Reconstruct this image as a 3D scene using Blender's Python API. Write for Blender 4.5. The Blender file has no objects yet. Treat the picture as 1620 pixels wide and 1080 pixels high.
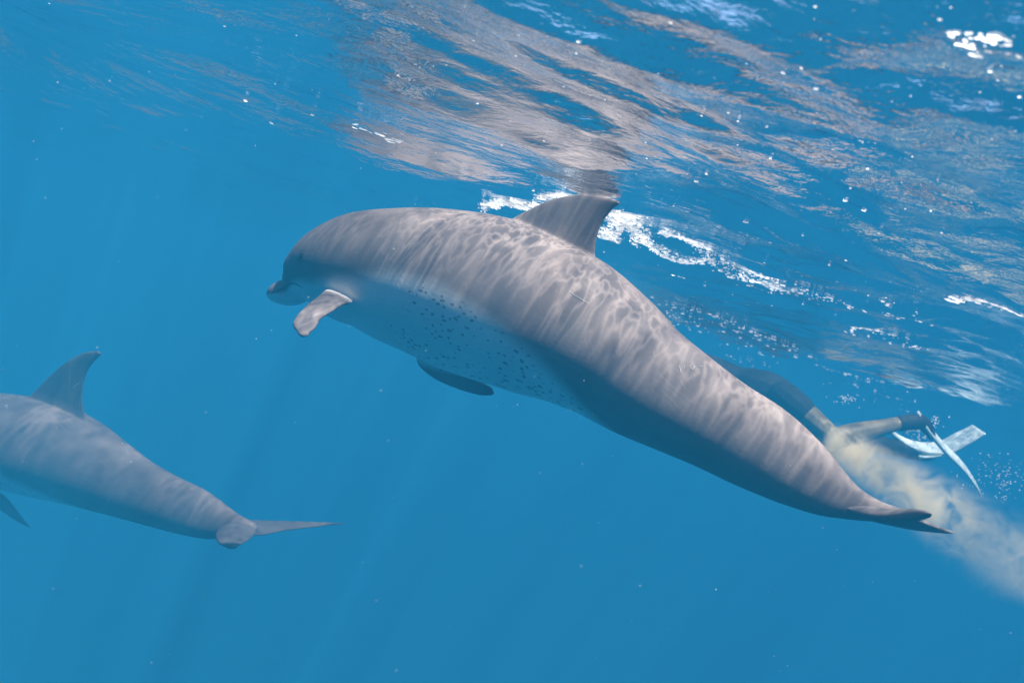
import bpy, bmesh, math, random
import numpy as np
from mathutils import Vector
from mathutils.bvhtree import BVHTree

S = bpy.context.scene
COL = S.collection
random.seed(7)
RNG = np.random.default_rng(7)

# ------------------------------------------------------------------ camera
F_PX = 1260.0
CX, CY = 810.0, 540.0
ROLL = math.radians(15.5)
CAM = Vector((0.0, 0.0, -0.50))
R = Vector((math.cos(ROLL), 0, math.sin(ROLL)))
U = Vector((-math.sin(ROLL), 0, math.cos(ROLL)))
FW = Vector((0, 1, 0))
cd = bpy.data.cameras.new('camera')
cd.sensor_width = 36.0
cd.lens = 36.0 * F_PX / 1620.0
cd.clip_start = 0.02
cd.clip_end = 400.0
cd.dof.use_dof = True
cd.dof.focus_distance = 2.5
cd.dof.aperture_fstop = 4.0
cam = bpy.data.objects.new('camera', cd)
COL.objects.link(cam)
from mathutils import Matrix
M = Matrix.Identity(4)
for i in range(3):
    M[i][0], M[i][1], M[i][2], M[i][3] = R[i], U[i], -FW[i], CAM[i]
cam.matrix_world = M
S.camera = cam

# ------------------------------------------------------------------ world and sun
SUN_EL = math.radians(66)
SUN_AZ = math.radians(148)          # clockwise from +y: to the right and a little behind the camera
sun_dir = Vector((math.sin(SUN_AZ) * math.cos(SUN_EL), math.cos(SUN_AZ) * math.cos(SUN_EL), math.sin(SUN_EL)))
W = bpy.data.worlds.new('World')
S.world = W
W.use_nodes = True
wn = W.node_tree.nodes
wn.clear()
sky = wn.new('ShaderNodeTexSky')
sky.sky_type = 'NISHITA'
sky.sun_disc = False
sky.sun_elevation = SUN_EL
sky.sun_rotation = SUN_AZ
bg = wn.new('ShaderNodeBackground')
bg.inputs['Strength'].default_value = 0.15
wo = wn.new('ShaderNodeOutputWorld')
W.node_tree.links.new(sky.outputs[0], bg.inputs[0])
W.node_tree.links.new(bg.outputs[0], wo.inputs[0])

sl = bpy.data.lights.new('sun', 'SUN')
sl.energy = 5.0
sl.angle = math.radians(0.9)
sl.color = (1.0, 0.93, 0.83)
so = bpy.data.objects.new('sun', sl)
COL.objects.link(so)
so.rotation_euler = sun_dir.to_track_quat('Z', 'Y').to_euler()
so.location = (4, -4, 12)

S.view_settings.view_transform = 'Standard'
S.view_settings.look = 'None'
S.view_settings.gamma = 1.0
S.view_settings.use_curve_mapping = False
S.view_settings.exposure = 1.82
S.render.engine = 'CYCLES'
S.cycles.volume_bounces = 6
S.cycles.max_bounces = 8
S.cycles.transparent_max_bounces = 12
S.cycles.use_denoising = True
S.cycles.caustics_reflective = False
S.cycles.caustics_refractive = False

# ------------------------------------------------------------------ helpers
def ray(u, v):
    return FW + R * ((u - CX) / F_PX) + U * (-(v - CY) / F_PX)

def P(u, v, d):
    """world point seen at photograph pixel (u, v) at distance d along the view axis"""
    return CAM + ray(u, v) * d

def surf(u, v, z=0.0):
    r = ray(u, v)
    return CAM + r * ((z - CAM.z) / r.z)

def mesh_from(name, verts, faces):
    me = bpy.data.meshes.new(name)
    me.from_pydata([tuple(v) for v in verts], [], faces)
    me.update()
    return me

def link(name, me, mat=None, parent=None, smooth=True):
    o = bpy.data.objects.new(name, me)
    COL.objects.link(o)
    if mat is not None and not me.materials:
        me.materials.append(mat)
    if smooth and len(me.polygons):
        me.polygons.foreach_set('use_smooth', [True] * len(me.polygons))
    if parent is not None:
        o.parent = parent
        o.matrix_parent_inverse = parent.matrix_world.inverted()
    return o

def tag(o, label=None, cat=None, group=None, kind=None):
    if label: o['label'] = label
    if cat: o['category'] = cat
    if group: o['group'] = group
    if kind: o['kind'] = kind
    return o

def empty(name, loc):
    o = bpy.data.objects.new(name, None)
    COL.objects.link(o)
    o.location = loc
    o.empty_display_size = 0.1
    bpy.context.view_layer.update()
    return o

class Parts:
    """verts + faces gathered for one mesh"""
    def __init__(self):
        self.v, self.f = [], []
    def rings(self, rings, cap=True):
        n = len(rings[0]); b = len(self.v)
        for r in rings: self.v.extend(r)
        for i in range(len(rings) - 1):
            for j in range(n):
                k = (j + 1) % n
                self.f.append((b + i*n + j, b + i*n + k, b + (i+1)*n + k, b + (i+1)*n + j))
        if cap:
            self.f.append(tuple(b + j for j in reversed(range(n))))
            e = b + (len(rings) - 1) * n
            self.f.append(tuple(e + j for j in range(n)))
    def tube(self, pts, rad, n=14, steps=5):
        """rounded tube along points with a radius each"""
        pts = [Vector(p) for p in pts]
        cp, cr = catmull(pts, steps), catmull1(rad, steps)
        t0 = (cp[1] - cp[0]).normalized()
        ref = Vector((0, 0, 1)) if abs(t0.z) < 0.9 else Vector((1, 0, 0))
        a = t0.cross(ref).normalized()
        rings = []
        N = len(cp)
        def ring(c, r, a, b):
            return [c + a * (r * math.cos(2*math.pi*j/n)) + b * (r * math.sin(2*math.pi*j/n)) for j in range(n)]
        for i in range(N):
            t = (cp[min(i+1, N-1)] - cp[max(i-1, 0)]).normalized()
            a = (a - t * a.dot(t)).normalized()
            b = t.cross(a)
            if i == 0:
                for q in (0.08, 0.35, 0.62, 0.85):
                    rings.append(ring(cp[0] - t * cr[0] * math.sqrt(1 - q*q), cr[0]*q, a, b))
            rings.append(ring(cp[i], cr[i], a, b))
            if i == N - 1:
                for q in (0.85, 0.62, 0.35, 0.08):
                    rings.append(ring(cp[i] + t * cr[i] * math.sqrt(1 - q*q), cr[i]*q, a, b))
        self.rings(rings)
    def ball(self, c, rx, ry, rz, n=16, m=10):
        c = Vector(c)
        rings = []
        for i in range(1, m):
            th = math.pi * i / m
            rings.append([c + Vector((rx*math.sin(th)*math.cos(2*math.pi*j/n), ry*math.sin(th)*math.sin(2*math.pi*j/n), -rz*math.cos(th))) for j in range(n)])
        self.rings(rings)
    def foil(self, secs, n=10):
        """secs: (lead point, trail point, half thickness): a lens-shaped fin, closed at both ends"""
        rings = []
        L = catmull([Vector(s[0]) for s in secs], 5)
        T = catmull([Vector(s[1]) for s in secs], 5)
        H = catmull1([s[2] for s in secs], 5)
        # round the tip off
        cl = (T[-1] - L[-1]).length
        adv = ((L[-1] + T[-1]) - (L[-3] + T[-3])).normalized() * cl * 0.45
        Lt, Tt, Ht = L[-1].copy(), T[-1].copy(), H[-1]
        for q in (0.35, 0.65, 0.87, 0.98):
            k = math.sqrt(1 - q*q); m_ = (Lt + Tt)*0.5 + adv*q
            L.append(m_ + (Lt - Tt)*0.5*k); T.append(m_ + (Tt - Lt)*0.5*k); H.append(Ht*k)
        N = len(L)
        for i in range(N):
            span = ((L[min(i+1, N-1)] + T[min(i+1, N-1)]) - (L[max(i-1, 0)] + T[max(i-1, 0)]))
            ch = T[i] - L[i]
            nn = ch.cross(span)
            nn = nn.normalized() if nn.length > 1e-9 else Vector((0, 0, 1))
            up, dn = [], []
            for j in range(n + 1):
                x = 0.5 - 0.5 * math.cos(math.pi * j / n)
                t = H[i] * (2.1 * math.sqrt(max(x, 0)) * (1 - x) ** 0.75 * 0.95) + 0.0034
                if j == 0 or j == n: t *= 0.7
                up.append(L[i] + ch * x + nn * t)
                dn.append(L[i] + ch * x - nn * t)
            rings.append(up + dn[::-1])
        self.rings(rings)
    def mesh(self, name):
        return mesh_from(name, self.v, self.f)

def catmull(p, k):
    out = []
    n = len(p)
    for i in range(n - 1):
        p0, p1, p2, p3 = p[max(i-1, 0)], p[i], p[i+1], p[min(i+2, n-1)]
        for j in range(k):
            t = j / k
            out.append(0.5 * ((2*p1) + (p2 - p0)*t + (2*p0 - 5*p1 + 4*p2 - p3)*t*t + (3*p1 - p0 - 3*p2 + p3)*t**3))
    out.append(p[-1] * 1.0)
    return out

def catmull1(p, k):
    return [max(1e-5, x) for x in catmull([float(q) for q in p], k)]

def fuse(me, voxel, smooth=6, fac=0.5):
    """union everything in a mesh into one continuous skin"""
    o = bpy.data.objects.new('fuse', me)
    COL.objects.link(o)
    m = o.modifiers.new('r', 'REMESH'); m.mode = 'VOXEL'; m.voxel_size = voxel
    s = o.modifiers.new('s', 'SMOOTH'); s.factor = fac; s.iterations = smooth
    dg = bpy.context.evaluated_depsgraph_get()
    out = bpy.data.meshes.new_from_object(o.evaluated_get(dg))
    bpy.data.objects.remove(o)
    return out

class NT:
    def __init__(self, name):
        self.m = bpy.data.materials.new(name)
        self.m.use_nodes = True
        self.t = self.m.node_tree
        self.t.nodes.clear()
        self.out = self.n('ShaderNodeOutputMaterial')
    def n(self, typ, **kw):
        x = self.t.nodes.new(typ)
        for k, v in kw.items(): setattr(x, k, v)
        return x
    def set(self, sock, v):
        if hasattr(v, 'is_output') or isinstance(v, bpy.types.NodeSocket): self.t.links.new(v, sock)
        else: sock.default_value = v
    def math(self, op, a, b=None, c=None, clamp=False):
        x = self.n('ShaderNodeMath', operation=op, use_clamp=clamp)
        for i, v in enumerate((a, b, c)):
            if v is not None: self.set(x.inputs[i], v)
        return x.outputs[0]
    def rng(self, v, a, b, c, d, smooth=False):
        x = self.n('ShaderNodeMapRange')
        x.interpolation_type = 'SMOOTHSTEP' if smooth else 'LINEAR'
        for i, q in enumerate((v, a, b, c, d)): self.set(x.inputs[i], q)
        return x.outputs[0]
    def noise(self, vec, scale, detail=3, rough=0.5, dist=0.0):
        x = self.n('ShaderNodeTexNoise')
        if vec is not None: self.set(x.inputs['Vector'], vec)
        x.inputs['Scale'].default_value = scale
        x.inputs['Detail'].default_value = detail
        x.inputs['Roughness'].default_value = rough
        x.inputs['Distortion'].default_value = dist
        return x
    def mapping(self, vec, scale=(1,1,1), loc=(0,0,0), rot=(0,0,0)):
        x = self.n('ShaderNodeMapping')
        self.set(x.inputs['Vector'], vec)
        x.inputs['Scale'].default_value = scale
        x.inputs['Location'].default_value = loc
        x.inputs['Rotation'].default_value = rot
        return x.outputs[0]
    def mix(self, f, a, b):
        x = self.n('ShaderNodeMix', data_type='RGBA')
        self.set(x.inputs[0], f); self.set(x.inputs[6], a); self.set(x.inputs[7], b)
        return x.outputs[2]
    def attr(self, name, out):
        x = self.n('ShaderNodeAttribute', attribute_name=name)
        return x.outputs[out]
    def pbsdf(self, color, rough=0.5, spec=0.3, normal=None, **kw):
        x = self.n('ShaderNodeBsdfPrincipled')
        self.set(x.inputs['Base Color'], color)
        self.set(x.inputs['Roughness'], rough)
        x.inputs['Specular IOR Level'].default_value = spec
        if normal is not None: self.set(x.inputs['Normal'], normal)
        for k, v in kw.items(): self.set(x.inputs[k], v)
        return x.outputs[0]
    def bump(self, h, strength=0.3, dist=0.01):
        x = self.n('ShaderNodeBump')
        self.set(x.inputs['Height'], h)
        x.inputs['Strength'].default_value = strength
        x.inputs['Distance'].default_value = dist
        return x.outputs[0]
    def surface(self, s): self.t.links.new(s, self.out.inputs['Surface'])
    def volume(self, s): self.t.links.new(s, self.out.inputs['Volume'])

def plain(name, col, rough=0.5, spec=0.2, var=0.25, scale=30):
    n = NT(name)
    co = n.n('ShaderNodeTexCoord').outputs['Object']
    t = n.noise(co, scale, 4).outputs['Fac']
    c2 = tuple(x * (1 - var) for x in col) + (1,)
    n.surface(n.pbsdf(n.mix(t, c2, tuple(min(1, x * (1 + var)) for x in col) + (1,)), rough, spec))
    return n.m

# ------------------------------------------------------------------ water surface (the underside is what the camera sees)
WK = []
for i in range(150):
    lam = 0.07 * (3.2 / 0.07) ** (i / 149.0)
    th = math.radians(100) + RNG.normal(0, 0.6)
    WK.append((2*math.pi/lam, th, RNG.uniform(0, 2*math.pi), lam))

FINP = surf(925, 321)
def wave(x, y, cell=None):
    """height of the water surface"""
    wx = x + 0.10*np.sin(1.3*y + 0.5) + 0.05*np.sin(3.1*x + 2.2*y)
    wy = y + 0.10*np.sin(1.1*x + 1.9) + 0.05*np.sin(2.7*x - 2.9*y + 1.0)
    h = np.zeros_like(x)
    calm = 1 - 0.65*np.exp(-((x-FINP[0])**2 + (y-FINP[1])**2)/0.30**2)
    gust = 0.75 + 0.35*np.sin(0.9*x + 0.7*y + 0.4) * np.sin(1.7*y - 0.6*x)
    for k, th, ph, lam in WK:
        slope = 0.026 if 0.14 < lam < 0.7 else (0.015 if lam >= 0.7 else 0.011)
        a = slope / k
        f = 1.0
        if cell is not None: f = np.clip((lam / (cell + 1e-6) - 2.5) / 3.0, 0, 1)
        ph2 = k*(wx*math.cos(th) + wy*math.sin(th)) + ph
        s = np.sin(ph2)
        h += calm * a * f * (s + 0.25*np.cos(2*ph2)) * (gust if lam < 0.6 else 1.0)
    return h

def wave1(x, y):
    return float(wave(np.array([x]), np.array([y]), 0.014)[0])

def axis(lo, hi, step, far):
    mid = list(np.arange(lo, hi + 1e-6, step))
    up, s, x = [], step, mid[-1]
    while x < far:
        s *= 1.06; x += s; up.append(min(x, far))
    dn, s, x = [], step, mid[0]
    while x > -far:
        s *= 1.12; x -= s; dn.append(max(x, -far))
    return np.array(dn[::-1] + mid + up)

FAR = 60.0
ax = axis(-3.2, 4.6, 0.014, FAR)
ay = axis(0.3, 8.0, 0.014, FAR)
gx, gy = np.meshgrid(ax, ay)
cell = np.maximum(np.gradient(ax)[None, :], np.gradient(ay)[:, None])
gz = wave(gx, gy, cell)
# the wave the dorsal fin pushes up round itself
nx_, ny_ = len(ax), len(ay)
vs = np.stack([gx.ravel(), gy.ravel(), gz.ravel()], 1)
idx = np.arange(nx_*ny_).reshape(ny_, nx_)
fc = np.stack([idx[:-1, :-1].ravel(), idx[:-1, 1:].ravel(), idx[1:, 1:].ravel(), idx[1:, :-1].ravel()], 1)
me = bpy.data.meshes.new('water_surface')
me.vertices.add(len(vs)); me.vertices.foreach_set('co', vs.ravel())
me.loops.add(fc.size); me.loops.foreach_set('vertex_index', fc.ravel().astype(np.int32))
me.polygons.add(len(fc)); me.polygons.foreach_set('loop_start', (np.arange(len(fc))*4).astype(np.int32))
me.polygons.foreach_set('loop_total', np.full(len(fc), 4, dtype=np.int32))
me.update(calc_edges=True)

n = NT('water_surface')
co = n.n('ShaderNodeTexCoord').outputs['Object']
# small ripples too fine for the mesh
rip = n.noise(n.mapping(co, (1.0, 1.6, 1.0)), 15, 4.0, 0.55, 0.3).outputs['Fac']
bmp = n.bump(rip, 0.30, 0.02)
fr = n.n('ShaderNodeFresnel'); fr.inputs['IOR'].default_value = 1.333
n.set(fr.inputs['Normal'], bmp)
gl = n.n('ShaderNodeBsdfGlossy'); gl.inputs['Roughness'].default_value = 0.0
gl.inputs['Color'].default_value = (0.96, 0.98, 1.0, 1)
n.set(gl.inputs['Normal'], bmp)
# caustics painted into the transparency: bright threads that filter the sunlight
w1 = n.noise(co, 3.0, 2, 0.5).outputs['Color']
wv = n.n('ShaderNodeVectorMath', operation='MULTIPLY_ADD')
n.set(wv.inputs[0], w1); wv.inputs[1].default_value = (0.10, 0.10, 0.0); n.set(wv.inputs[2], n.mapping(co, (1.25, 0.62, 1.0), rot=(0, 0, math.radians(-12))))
def caustic_mask(scale, power, dist):
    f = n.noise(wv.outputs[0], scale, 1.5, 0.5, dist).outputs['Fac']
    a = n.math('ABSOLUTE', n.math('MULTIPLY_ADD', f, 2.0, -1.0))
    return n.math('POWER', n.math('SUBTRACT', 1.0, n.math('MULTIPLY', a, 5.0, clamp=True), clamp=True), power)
t1 = caustic_mask(9.0, 1.3, 0.15)
t2 = caustic_mask(28.0, 1.2, 0.15)
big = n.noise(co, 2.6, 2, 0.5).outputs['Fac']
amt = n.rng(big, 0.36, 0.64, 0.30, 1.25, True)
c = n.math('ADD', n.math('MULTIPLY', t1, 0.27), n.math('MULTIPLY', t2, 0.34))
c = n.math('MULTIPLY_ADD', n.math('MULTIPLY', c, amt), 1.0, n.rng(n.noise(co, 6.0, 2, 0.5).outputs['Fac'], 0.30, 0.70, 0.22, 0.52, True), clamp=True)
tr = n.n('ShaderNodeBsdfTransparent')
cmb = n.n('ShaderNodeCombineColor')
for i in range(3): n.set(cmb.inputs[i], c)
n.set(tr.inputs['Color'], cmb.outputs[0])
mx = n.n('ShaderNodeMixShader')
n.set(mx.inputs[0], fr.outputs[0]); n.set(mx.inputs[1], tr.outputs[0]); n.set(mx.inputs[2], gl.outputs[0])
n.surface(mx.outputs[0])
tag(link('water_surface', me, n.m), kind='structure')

# sea floor far below, lost in the blue
bm_v, bm_f = [], []
G = 40
for j in range(G + 1):
    for i in range(G + 1):
        x, y = -FAR + 2*FAR*i/G, -FAR + 2*FAR*j/G
        bm_v.append((x, y, -24 + 0.8*math.sin(x*0.13 + 1)*math.cos(y*0.11) + 0.3*math.sin(x*0.5 + y*0.4)))
for j in range(G):
    for i in range(G):
        a = j*(G+1) + i
        bm_f.append((a, a+1, a+G+2, a+G+1))
tag(link('seabed', mesh_from('seabed', bm_v, bm_f), plain('sand', (0.42, 0.38, 0.29), 0.9, 0.1, 0.2, 2.0)), kind='structure')

# the water itself: one even volume
HB = [(-62, -62, -26), (62, 62, 0.45)]
hv = [(HB[i & 1][0], HB[(i >> 1) & 1][1], HB[(i >> 2) & 1][2]) for i in range(8)]
hf = [(0, 2, 3, 1), (4, 5, 7, 6), (0, 1, 5, 4), (2, 6, 7, 3), (0, 4, 6, 2), (1, 3, 7, 5)]
n = NT('haze')
pv = n.n('ShaderNodeVolumePrincipled')
pv.inputs['Color'].default_value = (0.021, 0.262, 0.465, 1)
pv.inputs['Density'].default_value = 0.14
pv.inputs['Anisotropy'].default_value = -0.25
n.volume(pv.outputs[0])
tag(link('haze', mesh_from('haze', hv, hf), n.m, smooth=False), kind='stuff')

# ------------------------------------------------------------------ dolphins
def skin_material(name, k):
    n = NT(name)
    co = n.attr('skin', 'Vector')
    belly = n.attr('belly', 'Fac')
    spot = n.attr('spot', 'Fac')
    ob = n.n('ShaderNodeTexCoord').outputs['Object']
    mott = n.noise(n.mapping(co, (1, 2.5, 1)), 9, 5, 0.6, 0.3).outputs['Fac']
    fine = n.noise(ob, 90, 4, 0.6).outputs['Fac']
    back = n.mix(mott, (0.20*k, 0.166*k, 0.160*k, 1), (0.285*k, 0.238*k, 0.225*k, 1))
    pale = n.mix(mott, (0.72, 0.71, 0.69, 1), (0.82, 0.81, 0.78, 1))
    c = n.mix(belly, back, pale)
    c = n.mix(n.attr('dark', 'Fac'), c, (0.075, 0.070, 0.075, 1))
    c = n.mix(n.rng(fine, 0.3, 0.7, 0.0, 0.12), c, (0.14, 0.13, 0.14, 1))
    # dark freckles on the belly, drawn out along the body
    vo = n.n('ShaderNodeTexVoronoi')
    wob = n.n('ShaderNodeVectorMath', operation='MULTIPLY_ADD')
    n.set(wob.inputs[0], n.noise(co, 40, 2).outputs['Color']); wob.inputs[1].default_value = (0.012, 0.012, 0.0)
    n.set(wob.inputs[2], n.mapping(co, (0.6, 1.0, 1.0)))
    n.set(vo.inputs['Vector'], wob.outputs[0]); vo.inputs['Scale'].default_value = 70
    gate = n.noise(co, 7, 2).outputs['Fac']
    rad = n.math('MULTIPLY', n.rng(vo.outputs['Color'], 0.2, 0.7, 0.08, 0.45), n.math('MULTIPLY', spot, n.rng(gate, 0.35, 0.6, 0.55, 1.0)))
    dots = n.math('MULTIPLY', n.rng(n.math('SUBTRACT', rad, vo.outputs['Distance']), -0.02, 0.07, 0, 1, True), 0.7)
    c = n.mix(dots, c, (0.085, 0.085, 0.10, 1))
    # faint old scratches
    sc = n.n('ShaderNodeTexWave', wave_type='BANDS', bands_direction='Y')
    n.set(sc.inputs['Vector'], n.mapping(co, (1.2, 3.0, 1.0), rot=(0, 0, 0.5)))
    sc.inputs['Scale'].default_value = 5; sc.inputs['Distortion'].default_value = 9; sc.inputs['Detail'].default_value = 3
    sg = n.rng(n.noise(co, 5, 2).outputs['Fac'], 0.55, 0.7, 0, 1)
    sm = n.math('MULTIPLY', n.rng(sc.outputs['Fac'], 0.985, 1.0, 0, 0.35), sg)
    c = n.mix(sm, c, (0.6, 0.57, 0.56, 1))
    nb = n.bump(fine, 0.12, 0.004)
    n.surface(n.pbsdf(c, 0.5, 0.07, nb))
    return n.m
SKIN = skin_material('dolphin_skin', 1.0)
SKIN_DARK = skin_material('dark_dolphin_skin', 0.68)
EYE = plain('dark_eye', (0.02, 0.02, 0.025), 0.15, 0.4)
LINE = plain('dark_crease', (0.06, 0.058, 0.065), 0.6, 0.1)
SCAR = plain('pale_scar', (0.62, 0.58, 0.56), 0.5, 0.2)

def on_skin(bvh, u, v, lift=0.0):
    d = ray(u, v).normalized()
    loc, nor, i, dist = bvh.ray_cast(CAM, d)
    if loc is None: return None, None
    if nor.dot(d) > 0: nor = -nor
    return loc + nor*lift, nor

def dolphin(stations, foils, belly_line, label, voxel=0.0042, eye=None, fin_dark=0.3, skin=None):
    """stations: (top px, bottom px, depth, width/height ratio)"""
    K = 10
    n = len(stations)
    C = [P((t[0]+b[0])/2, (t[1]+b[1])/2, d) for t, b, d, w in stations]
    V = [(P(t[0], t[1], d) - P(b[0], b[1], d)) * 0.5 for t, b, d, w in stations]
    Wd = [w for *_, w in stations]
    Cs, Vs, Ws = catmull(C, K), catmull(V, K), catmull1(Wd, K)
    N = len(Cs)
    parts = Parts()
    rings, frames = [], []
    for i in range(N):
        T = (Cs[min(i+1, N-1)] - Cs[max(i-1, 0)]).normalized()
        hl = Vs[i].length
        up = (Vs[i] - T * Vs[i].dot(T)).normalized()
        side = T.cross(up).normalized()
        frames.append((Cs[i], T, up, side, hl))
        rr = []
        for j in range(96):
            a = 2*math.pi*j/96
            ca, sa = math.cos(a), math.sin(a)
            e = 0.97
            x = math.copysign(abs(ca)**e, ca); y = math.copysign(abs(sa)**e, sa)
            rr.append(Cs[i] + side*(hl*Ws[i]*x) + up*(hl*y))
        rings.append(rr)
    parts.rings(rings)
    for f in foils: parts.foil(f)
    me = fuse(parts.mesh('d'), voxel, 8, 0.5)
    # coordinates along and round the body for the skin pattern
    nv = len(me.vertices)
    co = np.empty(nv*3); me.vertices.foreach_get('co', co); co = co.reshape(-1, 3)
    fc_ = np.array([f[0] for f in frames]); fT = np.array([f[1] for f in frames])
    fu = np.array([f[2] for f in frames]); fs = np.array([f[3] for f in frames]); fh = np.array([f[4] for f in frames])
    arc = np.concatenate([[0], np.cumsum(np.linalg.norm(np.diff(fc_, axis=0), axis=1))])
    best = np.empty(nv, dtype=int)
    for a in range(0, nv, 20000):
        dd = ((co[a:a+20000, None, :] - fc_[None])**2).sum(2)
        best[a:a+20000] = dd.argmin(1)
    rel = co - fc_[best]
    s = arc[best] + (rel*fT[best]).sum(1)
    hu = (rel*fu[best]).sum(1); hs = (rel*fs[best]).sum(1)
    h = hu / fh[best]
    ang = np.arctan2(hu, hs)
    sn = np.clip(s/arc[-1], 0, 1)
    tex = np.stack([s, ang*np.maximum(fh[best], 0.03), hs*0.2], 1)
    bl = np.interp(sn, [b[0] for b in belly_line], [b[1] for b in belly_line])
    bm_ = np.clip((bl - h)/0.30 + 0.5, 0, 1)
    bm_ = bm_*bm_*(3-2*bm_)
    wv_ = np.array(Ws)[best]
    rho = np.sqrt(h**2 + (hs/(fh[best]*wv_))**2)
    offbody = np.clip((rho - 1.06)/0.16, 0, 1)
    bm_ *= 1 - offbody
    sp = np.clip((bl + 0.12 - h)/0.2, 0, 1) * np.clip((sn-0.24)/0.1, 0, 1) * np.clip((0.72-sn)/0.1, 0, 1)
    sp *= 1 - offbody
    dk = offbody*fin_dark
    bvh = BVHTree.FromPolygons([tuple(v) for v in co], [tuple(p.vertices) for p in me.polygons])
    if eye is not None: eye = on_skin(bvh, *eye)[0]
    if eye is not None:
        dk = np.maximum(dk, 0.85*np.exp(-((co - np.array(eye))**2).sum(1)/0.021**2))
    a = me.attributes.new('skin', 'FLOAT_VECTOR', 'POINT'); a.data.foreach_set('vector', tex.astype(np.float32).ravel())
    a = me.attributes.new('dark', 'FLOAT', 'POINT'); a.data.foreach_set('value', dk.astype(np.float32))
    a = me.attributes.new('belly', 'FLOAT', 'POINT'); a.data.foreach_set('value', bm_.astype(np.float32))
    a = me.attributes.new('spot', 'FLOAT', 'POINT'); a.data.foreach_set('value', sp.astype(np.float32))
    me.name = 'dolphin'
    mid = frames[N//2][0]
    root = empty('dolphin', mid)
    tag(root, label, 'dolphin', 'dolphins swimming under the surface')
    body = link('body', me, skin or SKIN, root)
    return root, bvh, frames

def d1(u): return 3.05 - 1.02*(u - 430)/1020.0
st1 = []
for t, b, w in [((422,460),(423,467),.8), ((432,451),(431,477),.85), ((447,443),(446,482),.85), ((461,437),(463,484),.85),
                ((466,418),(480,483),.85), ((475,392),(497,487),.86), ((497,366),(522,497),.9), ((535,345),(553,510),.93),
                ((580,333),(590,522),.96), ((640,329),(630,545),1.0), ((700,331),(666,564),1.0), ((760,338),(707,585),1.0),
                ((815,350),(757,603),1.0), ((870,375),(810,620),.98), ((930,405),(868,638),.95), ((985,452),(930,662),.9),
                ((1040,505),(985,690),.84), ((1100,552),(1045,715),.78), ((1165,600),(1110,742),.72), ((1230,642),(1175,773),.64),
                ((1285,690),(1235,798),.56), ((1325,735),(1290,815),.5), ((1360,770),(1335,820),.5), ((1395,792),(1375,822),.6),
                ((1425,803),(1418,823),.9), ((1450,811),(1448,820),1.2)]:
    st1.append((t, b, d1((t[0]+b[0])/2), w))
def q(u, v, d): return P(u, v, d)
def dz(u, v): return P(u, v, d1(u))
foils1 = [
    # dorsal fin, its tip through the surface
    [(dz(778,368), dz(964,452), .030), (dz(812,345), dz(944,416), .022), (dz(838,331), dz(942,392), .018), (dz(866,318), dz(948,364), .014), (dz(900,309), dz(958,345), .010), (dz(935,307), dz(969,332), .007), (dz(966,314), dz(979,324), .004)],
    # left flipper, reaching out to the camera
    [(q(512,462,2.74), q(566,480,2.72), .020), (q(500,474,2.64), q(551,478,2.62), .018), (q(487,483,2.58), q(528,491,2.56), .013), (q(472,498,2.52), q(508,504,2.50), .011), (q(463,513,2.48), q(500,517,2.46), .009), (q(470,525,2.45), q(490,527,2.445), .005)],
    # right flipper, below the belly
    [(q(662,556,2.86), q(690,572,2.82), .016), (q(661,573,2.90), q(706,584,2.86), .014), (q(684,595,2.95), q(735,595,2.90), .011), (q(722,613,2.99), q(762,605,2.95), .009), (q(756,623,3.02), q(778,613,2.99), .007), (q(774,624,3.03), q(781,619,3.02), .004)],
    # left fluke
    [(q(1335,806,2.10), q(1425,812,2.03), .014), (q(1375,819,2.02), q(1436,808,1.97), .012), (q(1415,824,1.92), q(1445,805,1.88), .009), (q(1448,824,1.83), q(1462,806,1.80), .007), (q(1466,819,1.77), q(1472,811,1.755), .005)],
    # right fluke
    [(q(1335,808,2.12), q(1425,812,2.04), .014), (q(1385,822,2.14), q(1450,820,2.08), .011), (q(1440,834,2.18), q(1475,830,2.13), .008), (q(1485,840,2.22), q(1496,837,2.20), .005), (q(1506,842,2.24), q(1510,842,2.24), .003)],
]
belly1 = [(0, -.1), (.06, -.1), (.14, -.25), (.22, -.15), (.30, -.02), (.38, -.05), (.46, -.2), (.54, -.45), (.60, -.72), (.66, -1.05), (.72, -1.4), (1, -1.6)]
d_big, bvh1, fr1 = dolphin(st1, foils1, belly1, 'large grey dolphin with a freckled belly, its dorsal fin breaking the water surface', eye=(475, 404))

def strip(name, px, rad, mat, bvh, parent, lift=0.0005):
    pts = []
    for u, v in px:
        p, nn = on_skin(bvh, u, v, lift)
        if p is not None: pts.append(p)
    if len(pts) < 2: return
    pr = Parts()
    pr.tube(pts, [rad*0.5] + [rad]*(len(pts)-2) + [rad*0.5], 8, 3)
    return link(name, pr.mesh(name), mat, parent)

p, nn = on_skin(bvh1, 476, 404)
if p is not None:
    pr = Parts(); pr.ball(p - nn*0.010, 0.017, 0.017, 0.017)
    link('eye', pr.mesh('eye'), EYE, d_big)
strip('mouth_line', [(429,464), (438,460), (448,455), (457,450), (464,448), (472,451), (479,455)], 0.0022, LINE, bvh1, d_big, 0.0)
for px in ([(900,461),(910,468),(920,474),(931,480)], [(1074,578),(1076,584),(1077,590)], [(1082,577),(1083,583)], [(1091,577),(1094,585),(1099,579)], [(1102,578),(1108,580),(1112,578)], [(1033,556),(1034,564)]):
    strip('scar', px, 0.0011, SCAR, bvh1, d_big)

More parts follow.
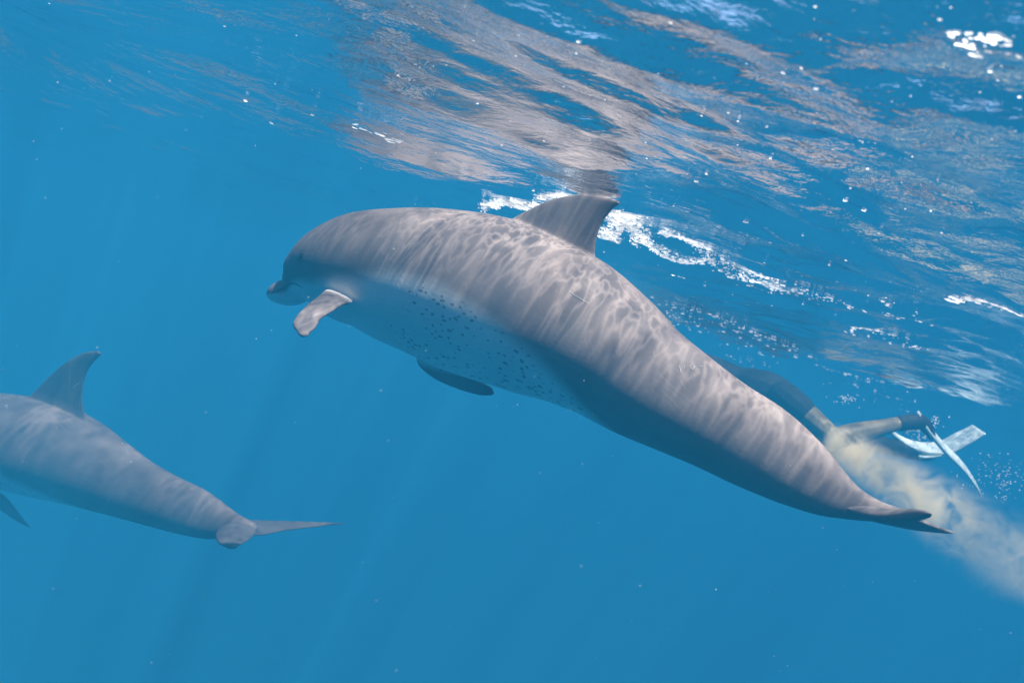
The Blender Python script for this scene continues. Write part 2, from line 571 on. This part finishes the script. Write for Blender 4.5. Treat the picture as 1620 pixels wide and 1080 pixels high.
# the second dolphin, lower and to the left
K2 = 1.30
def d2(u): return K2*(3.0 + (396 - u)*0.0019)
def q2(u, v, d): return P(u, v, d*K2)
st2 = []
for t, b, w in [((-212,690),(-212,697),.8), ((-201,684),(-201,702),.85), ((-187,678),(-190,706),.85), ((-180,666),(-184,710),.85), ((-168,650),(-177,716),.86),
                ((-150,637),(-165,724),.9), ((-124,628),(-147,733),.95), ((-84,622),(-120,743),1.0), ((-42,621),(-85,754),1.0), ((2,624),(-42,762),1.0),
                ((48,629),(4,771),1.0), ((95,640),(52,783),.97), ((143,664),(100,794),.92), ((190,697),(145,805),.85), ((238,731),(195,818),.78),
                ((283,756),(245,832),.70), ((322,774),(288,843),.6), ((350,792),(326,850),.52), ((374,810),(360,846),.55), ((392,821),(386,840),.8), ((402,826),(400,836),1.2)]:
    st2.append((t, b, d2((t[0]+b[0])/2), w))
def dw(u, v): return P(u, v, d2(u))
foils2 = [
    [(dw(30,640), dw(140,672), .030), (dw(52,622), dw(131,640), .022), (dw(80,594), dw(131,612), .017), (dw(106,572), dw(138,588), .012), (dw(132,558), dw(148,573), .009), (dw(152,555), dw(159,562), .005)],
    # left flipper, out of the frame towards the camera
    [(q2(-140,715,3.95), q2(-95,735,3.9), .02), (q2(-120,745,3.8), q2(-80,755,3.78), .016), (q2(-85,785,3.68), q2(-50,785,3.66), .011), (q2(-45,812,3.6), q2(-30,806,3.59), .005)],
    # flipper below the belly
    [(q2(-62,745,3.98), q2(-20,765,3.94), .018), (q2(-40,775,4.02), q2(8,785,3.98), .014), (q2(-15,792,4.05), q2(20,798,4.02), .011), (q2(8,811,4.08), q2(32,814,4.06), .008), (q2(30,825,4.1), q2(42,827,4.09), .005), (q2(46,833,4.11), q2(48,833,4.11), .003)],
    # left fluke, towards the camera
    [(q2(372,826,3.05), q2(408,832,2.99), .014), (q2(352,832,2.97), q2(404,842,2.93), .012), (q2(341,844,2.88), q2(396,852,2.86), .010), (q2(344,857,2.81), q2(382,860,2.79), .008), (q2(358,865,2.76), q2(376,864,2.75), .005)],
    # right fluke
    [(q2(376,822,3.06), q2(402,846,3.0), .014), (q2(402,823,3.12), q2(418,846,3.06), .012), (q2(440,824,3.2), q2(452,839,3.16), .009), (q2(490,825,3.28), q2(494,834,3.26), .006), (q2(530,826,3.34), q2(532,830,3.34), .004), (q2(546,828,3.37), q2(547,829,3.37), .003)],
]
belly2 = [(0, -.2), (.2, -.3), (.38, -.25), (.5, -.5), (.6, -.8), (.68, -1.1), (1, -1.6)]
d_small, bvh2, fr2 = dolphin(st2, foils2, belly2, 'bluish dolphin lower in the water, cut off by the left left edge', 0.005, fin_dark=0.9, skin=SKIN_DARK)
strip('scar', [(116,614), (120,609), (126,605)], 0.0012, SCAR, bvh2, d_small)

# ------------------------------------------------------------------ snorkeller behind the tail
SKN = plain('tanned_skin', (0.24, 0.19, 0.10), 0.5, 0.25, 0.15)
BLK = plain('black_neoprene', (0.022, 0.024, 0.03), 0.7, 0.15)
WHT = plain('white_blade', (0.68, 0.80, 0.78), 0.35, 0.3, 0.06)
HAIR = plain('dark_hair', (0.03, 0.025, 0.02), 0.7, 0.2)
def PD(u, v, d): return P(u, v, d*1.35)
root = empty('person', PD(1225, 625, 4.65))
tag(root, 'snorkeller in black shirt and shorts with knees bent and long white fins', 'person')
hipc = PD(1222, 625, 4.65); chest = PD(1120, 592, 4.85); neck = PD(1058, 566, 4.98); head = PD(1020, 556, 5.06)
hl_, hr_ = PD(1240, 630, 4.55), PD(1226, 642, 4.78)
kl, kr = PD(1318, 694, 4.42), PD(1300, 712, 4.72)
al, ar = PD(1430, 668, 4.52), PD(1392, 703, 4.80)
fl, fr_ = PD(1458, 668, 4.54), PD(1462, 719, 4.86)
sh1, sh2 = PD(1085, 588, 4.74), PD(1082, 566, 5.06)
el1, el2 = PD(1020, 612, 4.72), PD(1005, 585, 5.12)
wr1, wr2 = PD(965, 590, 4.85), PD(955, 570, 5.15)
b = Parts()
b.tube([hipc, PD(1170, 606, 4.75), chest, PD(1080, 575, 4.93)], [.135, .125, .155, .11])
b.tube([PD(1085, 577, 4.92), neck, PD(1040, 560, 5.02)], [.07, .055, .06])
b.ball(head, .10, .085, .09)
b.ball(head + Vector((-0.06, -.01, -.045)), .055, .055, .055)
b.ball(head + Vector((-.095, -.01, -.075)), .016, .016, .016)        # nose
for dy in (-.085, .085): b.ball(head + Vector((.01, dy, 0)), .022, .012, .03)
b.tube([hl_, hl_.lerp(kl, .5), kl], [.112, .105, .078])
b.tube([hr_, hr_.lerp(kr, .5), kr], [.112, .105, .078])
b.tube([kl, kl.lerp(al, .3), kl.lerp(al, .7), al, fl], [.076, .084, .064, .048, .044])
b.tube([kr, kr.lerp(ar, .3), kr.lerp(ar, .7), ar, fr_], [.076, .084, .064, .048, .044])
for s_, e_, w_ in ((sh1, el1, wr1), (sh2, el2, wr2)):
    b.tube([s_, s_.lerp(e_, .5), e_], [.058, .050, .042])
    b.tube([e_, e_.lerp(w_, .4), w_], [.042, .042, .028])
    dd = (w_ - e_).normalized(); sd = dd.cross(Vector((0, 0, 1))).normalized(); pm = w_ + dd*.06
    b.tube([w_, pm], [.028, .036])
    for k in range(4):
        o_ = sd*((k - 1.5)*.020)
        ln = (.068, .08, .075, .06)[k]
        b.tube([pm + o_*0.8, pm + o_ + dd*ln*.6, pm + o_*1.05 + dd*ln + Vector((0, 0, -.02))], [.0105, .0095, .008], 8)
    b.tube([w_ + sd*.022 + dd*.015, w_ + sd*.055 + dd*.05, w_ + sd*.062 + dd*.085], [.013, .011, .009], 8)
body = link('body', fuse(b.mesh('body'), 0.007, 5), SKN, root)
b = Parts()
b.tube([PD(1205, 619, 4.68), PD(1165, 605, 4.76), chest, PD(1078, 575, 4.93)], [.140, .135, .166, .12])
for s_, e_ in ((sh1, el1), (sh2, el2)): b.tube([s_.lerp(chest, .3), s_, s_.lerp(e_, .75)], [.085, .07, .056])
link('shirt', fuse(b.mesh('shirt'), 0.009, 5), BLK, root)
b = Parts()
b.tube([PD(1185, 612, 4.72), PD(1212, 622, 4.67), PD(1234, 630, 4.66)], [.160, .178, .156])
b.tube([hl_, hl_.lerp(kl, .30)], [.134, .128])
b.tube([hr_, hr_.lerp(kr, .20)], [.134, .128])
link('shorts', fuse(b.mesh('shorts'), 0.009, 4), BLK, root)
b = Parts(); b.ball(head + Vector((.02, 0, .018)), .103, .090, .088)
link('hair', b.mesh('hair'), HAIR, root)

def ribbon(px, widths, thick, tilt, mat, name, parent):
    """a bent fin blade along px (u, v, d), its width running away from the camera"""
    c_ = catmull([PD(*p) for p in px], 6)
    w_ = catmull1(widths, 6)
    N = len(c_); rings = []
    for i in range(N):
        t = (c_[min(i+1, N-1)] - c_[max(i-1, 0)]).normalized()
        side = (tilt - t*tilt.dot(t)).normalized()
        nn = t.cross(side)
        h, k = w_[i], thick*(1 - 0.6*i/N)
        rings.append([c_[i] - side*h - nn*k*1.5, c_[i] - side*h*.8 - nn*k, c_[i] + side*h*.8 - nn*k, c_[i] + side*h - nn*k*1.5,
                      c_[i] + side*h + nn*k*1.5, c_[i] + side*h*.8 + nn*k, c_[i] - side*h*.8 + nn*k, c_[i] - side*h + nn*k*1.5])
    p_ = Parts(); p_.rings(rings)
    return link(name, p_.mesh(name), mat, parent)
UPI = U*1.0
fin1 = ribbon([(1452,654,4.54), (1470,680,4.55), (1494,709,4.56), (1518,732,4.58), (1537,756,4.6), (1551,780,4.62)], [.045, .075, .085, .088, .085, .06], .010,
              Vector((.20, .85, .40)), WHT, 'swim_fin', root)
pk = Parts(); pk.tube([al.lerp(kl, .06), fl, PD(1474, 690, 4.56)], [.060, .060, .03])
link('foot_pocket', fuse(pk.mesh('fp'), .008, 3), BLK, fin1)
fin2 = ribbon([(1396,668,4.84), (1418,690,4.84), (1450,706,4.84), (1490,709,4.84), (1520,695,4.83), (1549,679,4.82)], [.03, .055, .075, .088, .09, .08], .011,
              Vector((-.10, .85, .36)), WHT, 'swim_fin', root)
pk = Parts(); pk.tube([ar.lerp(kr, .25), ar, fr_, PD(1482, 716, 4.85)], [.066, .072, .056, .02])
link('foot_pocket', fuse(pk.mesh('fp'), .008, 3), BLK, fin2)
ribbon([(1453,722,4.80), (1476,720,4.80), (1497,713,4.81), (1515,700,4.82)], [.015, .024, .03, .02], .010, Vector((0, .8, .6)), WHT, 'side_rail', fin2)

# ------------------------------------------------------------------ drifting tan cloud behind the tail
a_, b_ = P(1300, 690, 2.62), P(1690, 935, 2.45)
axis_ = b_ - a_
pr = Parts(); pr.ball((0, 0, 0), 1, 1, 1, 24, 14)
n = NT('tan_silt')
co = n.n('ShaderNodeTexCoord').outputs['Object']
sep = n.n('ShaderNodeSeparateXYZ'); n.set(sep.inputs[0], co)
rr = n.math('SQRT', n.math('ADD', n.math('POWER', sep.outputs[1], 2.0), n.math('POWER', sep.outputs[2], 2.0)))
rad = n.rng(sep.outputs[0], -1.0, 0.6, 0.40, 0.85)
world = n.n('ShaderNodeNewGeometry').outputs['Position']
nz = n.noise(world, 13, 5, 0.62, 1.2).outputs['Fac']
edge = n.rng(n.math('ADD', n.math('DIVIDE', rr, rad), n.math('MULTIPLY_ADD', nz, 1.6, -0.8)), 0.25, 1.0, 1.0, 0.0, True)
endf = n.math('MULTIPLY', n.rng(sep.outputs[0], -0.98, -0.85, 0, 1, True), n.rng(n.math('ADD', n.math('POWER', sep.outputs[0], 2.0), n.math('POWER', rr, 2.0)), 0.7, 1.0, 1, 0, True))
den = n.math('MULTIPLY', n.math('MULTIPLY', edge, endf), n.math('MULTIPLY', n.rng(nz, 0.42, 0.66, 0.0, 1.0), n.rng(sep.outputs[0], -0.9, 0.4, 62.0, 11.0)))
pv = n.n('ShaderNodeVolumePrincipled')
pv.inputs['Color'].default_value = (0.96, 0.86, 0.67, 1)
n.set(pv.inputs['Density'], den)
n.volume(pv.outputs[0])
o = link('waste_cloud', pr.mesh('waste_cloud'), n.m)
q_ = axis_.to_track_quat('X', 'Z')
o.matrix_world = Matrix.Translation((a_ + b_)*0.5) @ q_.to_matrix().to_4x4() @ Matrix.Diagonal((axis_.length*0.53, 0.16, 0.20, 1))
tag(o, 'cloudy tan puff of waste drifting behind the tail of the large dolphin', 'cloud')

# ------------------------------------------------------------------ foam, glint flecks, bubbles and specks
ICO_V, ICO_F = [], []
_b = bmesh.new(); bmesh.ops.create_icosphere(_b, subdivisions=1, radius=1.0)
ICO_V = np.array([tuple(v.co) for v in _b.verts]); ICO_F = [tuple(v.index for v in f.verts) for f in _b.faces]; _b.free()

def blobs(name, items, mat, cups=False):
    """items: (centre, (rx, ry, rz), yaw)"""
    V_, F_ = [], []
    faces = [f for f in ICO_F if not cups or sum(ICO_V[i][2] for i in f) < 0.1]
    for k, (c, r, yaw) in enumerate(items):
        j = 1 + RNG.normal(0, 0.16, (len(ICO_V), 1))
        v = ICO_V * j * np.array(r)
        ca, sa = math.cos(yaw), math.sin(yaw)
        v = np.stack([v[:, 0]*ca - v[:, 1]*sa, v[:, 0]*sa + v[:, 1]*ca, v[:, 2]], 1) + np.array(c)
        b0 = k*len(ICO_V)
        V_.append(v); F_.extend([(a+b0, b+b0, c2+b0) for a, b, c2 in faces])
    me = mesh_from(name, np.concatenate(V_), F_)
    o = link(name, me, mat)
    tag(o, kind='stuff')
    return o

n = NT('foam')
df = n.n('ShaderNodeBsdfDiffuse'); df.inputs['Color'].default_value = (0.95, 0.96, 0.96, 1)
tl = n.n('ShaderNodeBsdfTranslucent'); tl.inputs['Color'].default_value = (0.95, 0.96, 0.96, 1)
mx = n.n('ShaderNodeMixShader'); mx.inputs[0].default_value = 0.85
n.set(mx.inputs[1], df.outputs[0]); n.set(mx.inputs[2], tl.outputs[0])
n.surface(mx.outputs[0])
FOAM_GLINT = n.m

items = []
def foam_glint_line(px, count, spread, smin, smax, stretch=1.6, zoff=0.0, near=0.0, flat=.5):
    c_ = catmull([Vector((u, v)) for u, v in px], 10)
    for _ in range(count):
        t = random.random()*(len(c_)-1); i = int(t); pp = c_[i].lerp(c_[min(i+1, len(c_)-1)], t - i)
        u = pp.x + random.gauss(0, spread*1.6); v = pp.y + random.gauss(0, spread)
        r = ray(u, v)
        if r.z < 0.012: continue
        w = surf(u, v)
        z = wave1(w.x, w.y)
        w = surf(u, v, min(z, 0.05) - zoff) if z - zoff > CAM.z + .1 else w
        z = wave1(w.x, w.y) - zoff
        d = (w - CAM).y
        s_ = random.uniform(smin, smax)**1.0 * d / F_PX * random.choice((.4, .5, .7, 1, 1.4))
        items.append(((w.x, w.y - near, z - s_*.55*flat), (s_*stretch, s_*1.2, s_*flat), random.uniform(-.5, .5)))

# round the dorsal fin
foam_glint_line([(766,334), (785,322), (812,322), (840,328), (862,326)], 1300, 3.2, .7, 2.0)
foam_glint_line([(856,315), (880,311), (905,317), (930,322), (965,326)], 380, 2.0, 1.0, 2.6, near=.035)
foam_glint_line([(870,322), (900,326), (945,330)], 60, 4, .6, 1.6, near=.03)
foam_glint_line([(972,342), (990,347), (1004,358), (1018,372)], 900, 4.5, .7, 2.0)
foam_glint_line([(950,365), (962,372), (972,360), (990,352)], 700, 5.0, .7, 2.0)
foam_glint_line([(1022,372), (1045,384), (1080,398), (1122,406)], 480, 2.4, .6, 1.6)
foam_glint_line([(1048,368), (1075,376), (1100,388), (1122,398)], 420, 2.4, .6, 1.7)
foam_glint_line([(1130,405), (1170,428), (1205,445), (1235,458)], 350, 4, .6, 1.8)
foam_glint_line([(1180,430), (1240,455), (1300,470), (1390,490), (1450,507)], 170, 7, .7, 1.8, 2.2, flat=.3)
foam_glint_line([(1345,522), (1380,530), (1420,540), (1455,545)], 90, 2, .8, 1.8)
foam_glint_line([(1060,430), (1075,437), (1085,440)], 40, 2.5, 1, 2.2)
foam_glint_line([(1500,470), (1530,466), (1570,472), (1618,482)], 160, 2.2, 1.0, 2.4, 2.2, flat=.5)
foam_glint_line([(1040,495), (1120,505), (1190,535), (1250,560), (1310,590), (1380,612), (1440,640)], 330, 6, .6, 1.5, 2.2, flat=.3)
foam_glint_line([(1040,492), (1090,510), (1160,545)], 80, 6, .6, 1.4, 2.2, flat=.3)
foam_glint_line([(1150,565), (1200,585), (1225,595)], 70, 2, .7, 1.4)
foam_glint_line([(1505,52), (1535,58), (1560,66), (1590,72), (1620,74)], 34, 7, 2.0, 4.5, 2.6, flat=.35)  # white flecks standing in for blurred sun glints
foam_glint_line([(1350,210), (1376,218)], 4, 2, 1.5, 3.0, 2.0, flat=.4)
foam_glint_line([(560,206), (590,214), (640,225)], 9, 8, 1.0, 2.2, 5.0, flat=.3)
foam_glint_line([(600,235), (635,239)], 9, 2, 1.0, 2.2, 5.0, flat=.3)
for _ in range(150):     # single white flecks in place of sun glints, thicker to the right
    u = 1620*random.random()**0.4; v = random.uniform(0, 120 + 0.33*u)
    foam_glint_line([(u, v), (u+2, v+1)], 1, 1, .7, 1.9, 1.9, flat=.35)
blobs('foam_and_glints', items, FOAM_GLINT, True)

items2 = []
def bubble_cloud(cu, cv, su, sv, d, sd, count, smin, smax):
    for _ in range(count):
        u, v = random.gauss(cu, su), random.gauss(cv, sv)
        dd = random.gauss(d, sd)
        p_ = P(u, v, dd)
        if p_.z > -0.03: continue
        s_ = random.uniform(smin, smax)*dd/F_PX
        items2.append((tuple(p_), (s_*1.3, s_, s_), random.uniform(-1, 1)))
bubble_cloud(1440, 675, 8, 8, 6.27, .05, 60, .6, 1.6)
bubble_cloud(1462, 690, 10, 10, 6.34, .05, 40, .5, 1.3)
bubble_cloud(1480, 665, 6, 5, 6.48, .05, 22, .6, 1.4)
bubble_cloud(1590, 745, 26, 14, 5.2, .3, 80, .4, 1.2)
bubble_cloud(1588, 770, 8, 16, 5.2, .2, 50, .4, 1.2)
bubble_cloud(1545, 760, 14, 14, 5.2, .2, 26, .4, 1.1)
bubble_cloud(1342, 632, 9, 4, 5.4, .1, 40, .5, 1.2)
blobs('rising_bubbles', items2, FOAM_GLINT)

items3 = []
for _ in range(160):
    u, v, d = random.uniform(-60, 1680), random.uniform(0, 1100), random.uniform(1.0, 4.5)
    p_ = P(u, v, d)
    if p_.z > -0.05: continue
    s_ = random.uniform(.0004, .0011)*d**0.5
    items3.append((tuple(p_), (s_, s_, s_), 0.0))
blobs('drifting_specks', items3, FOAM_GLINT)
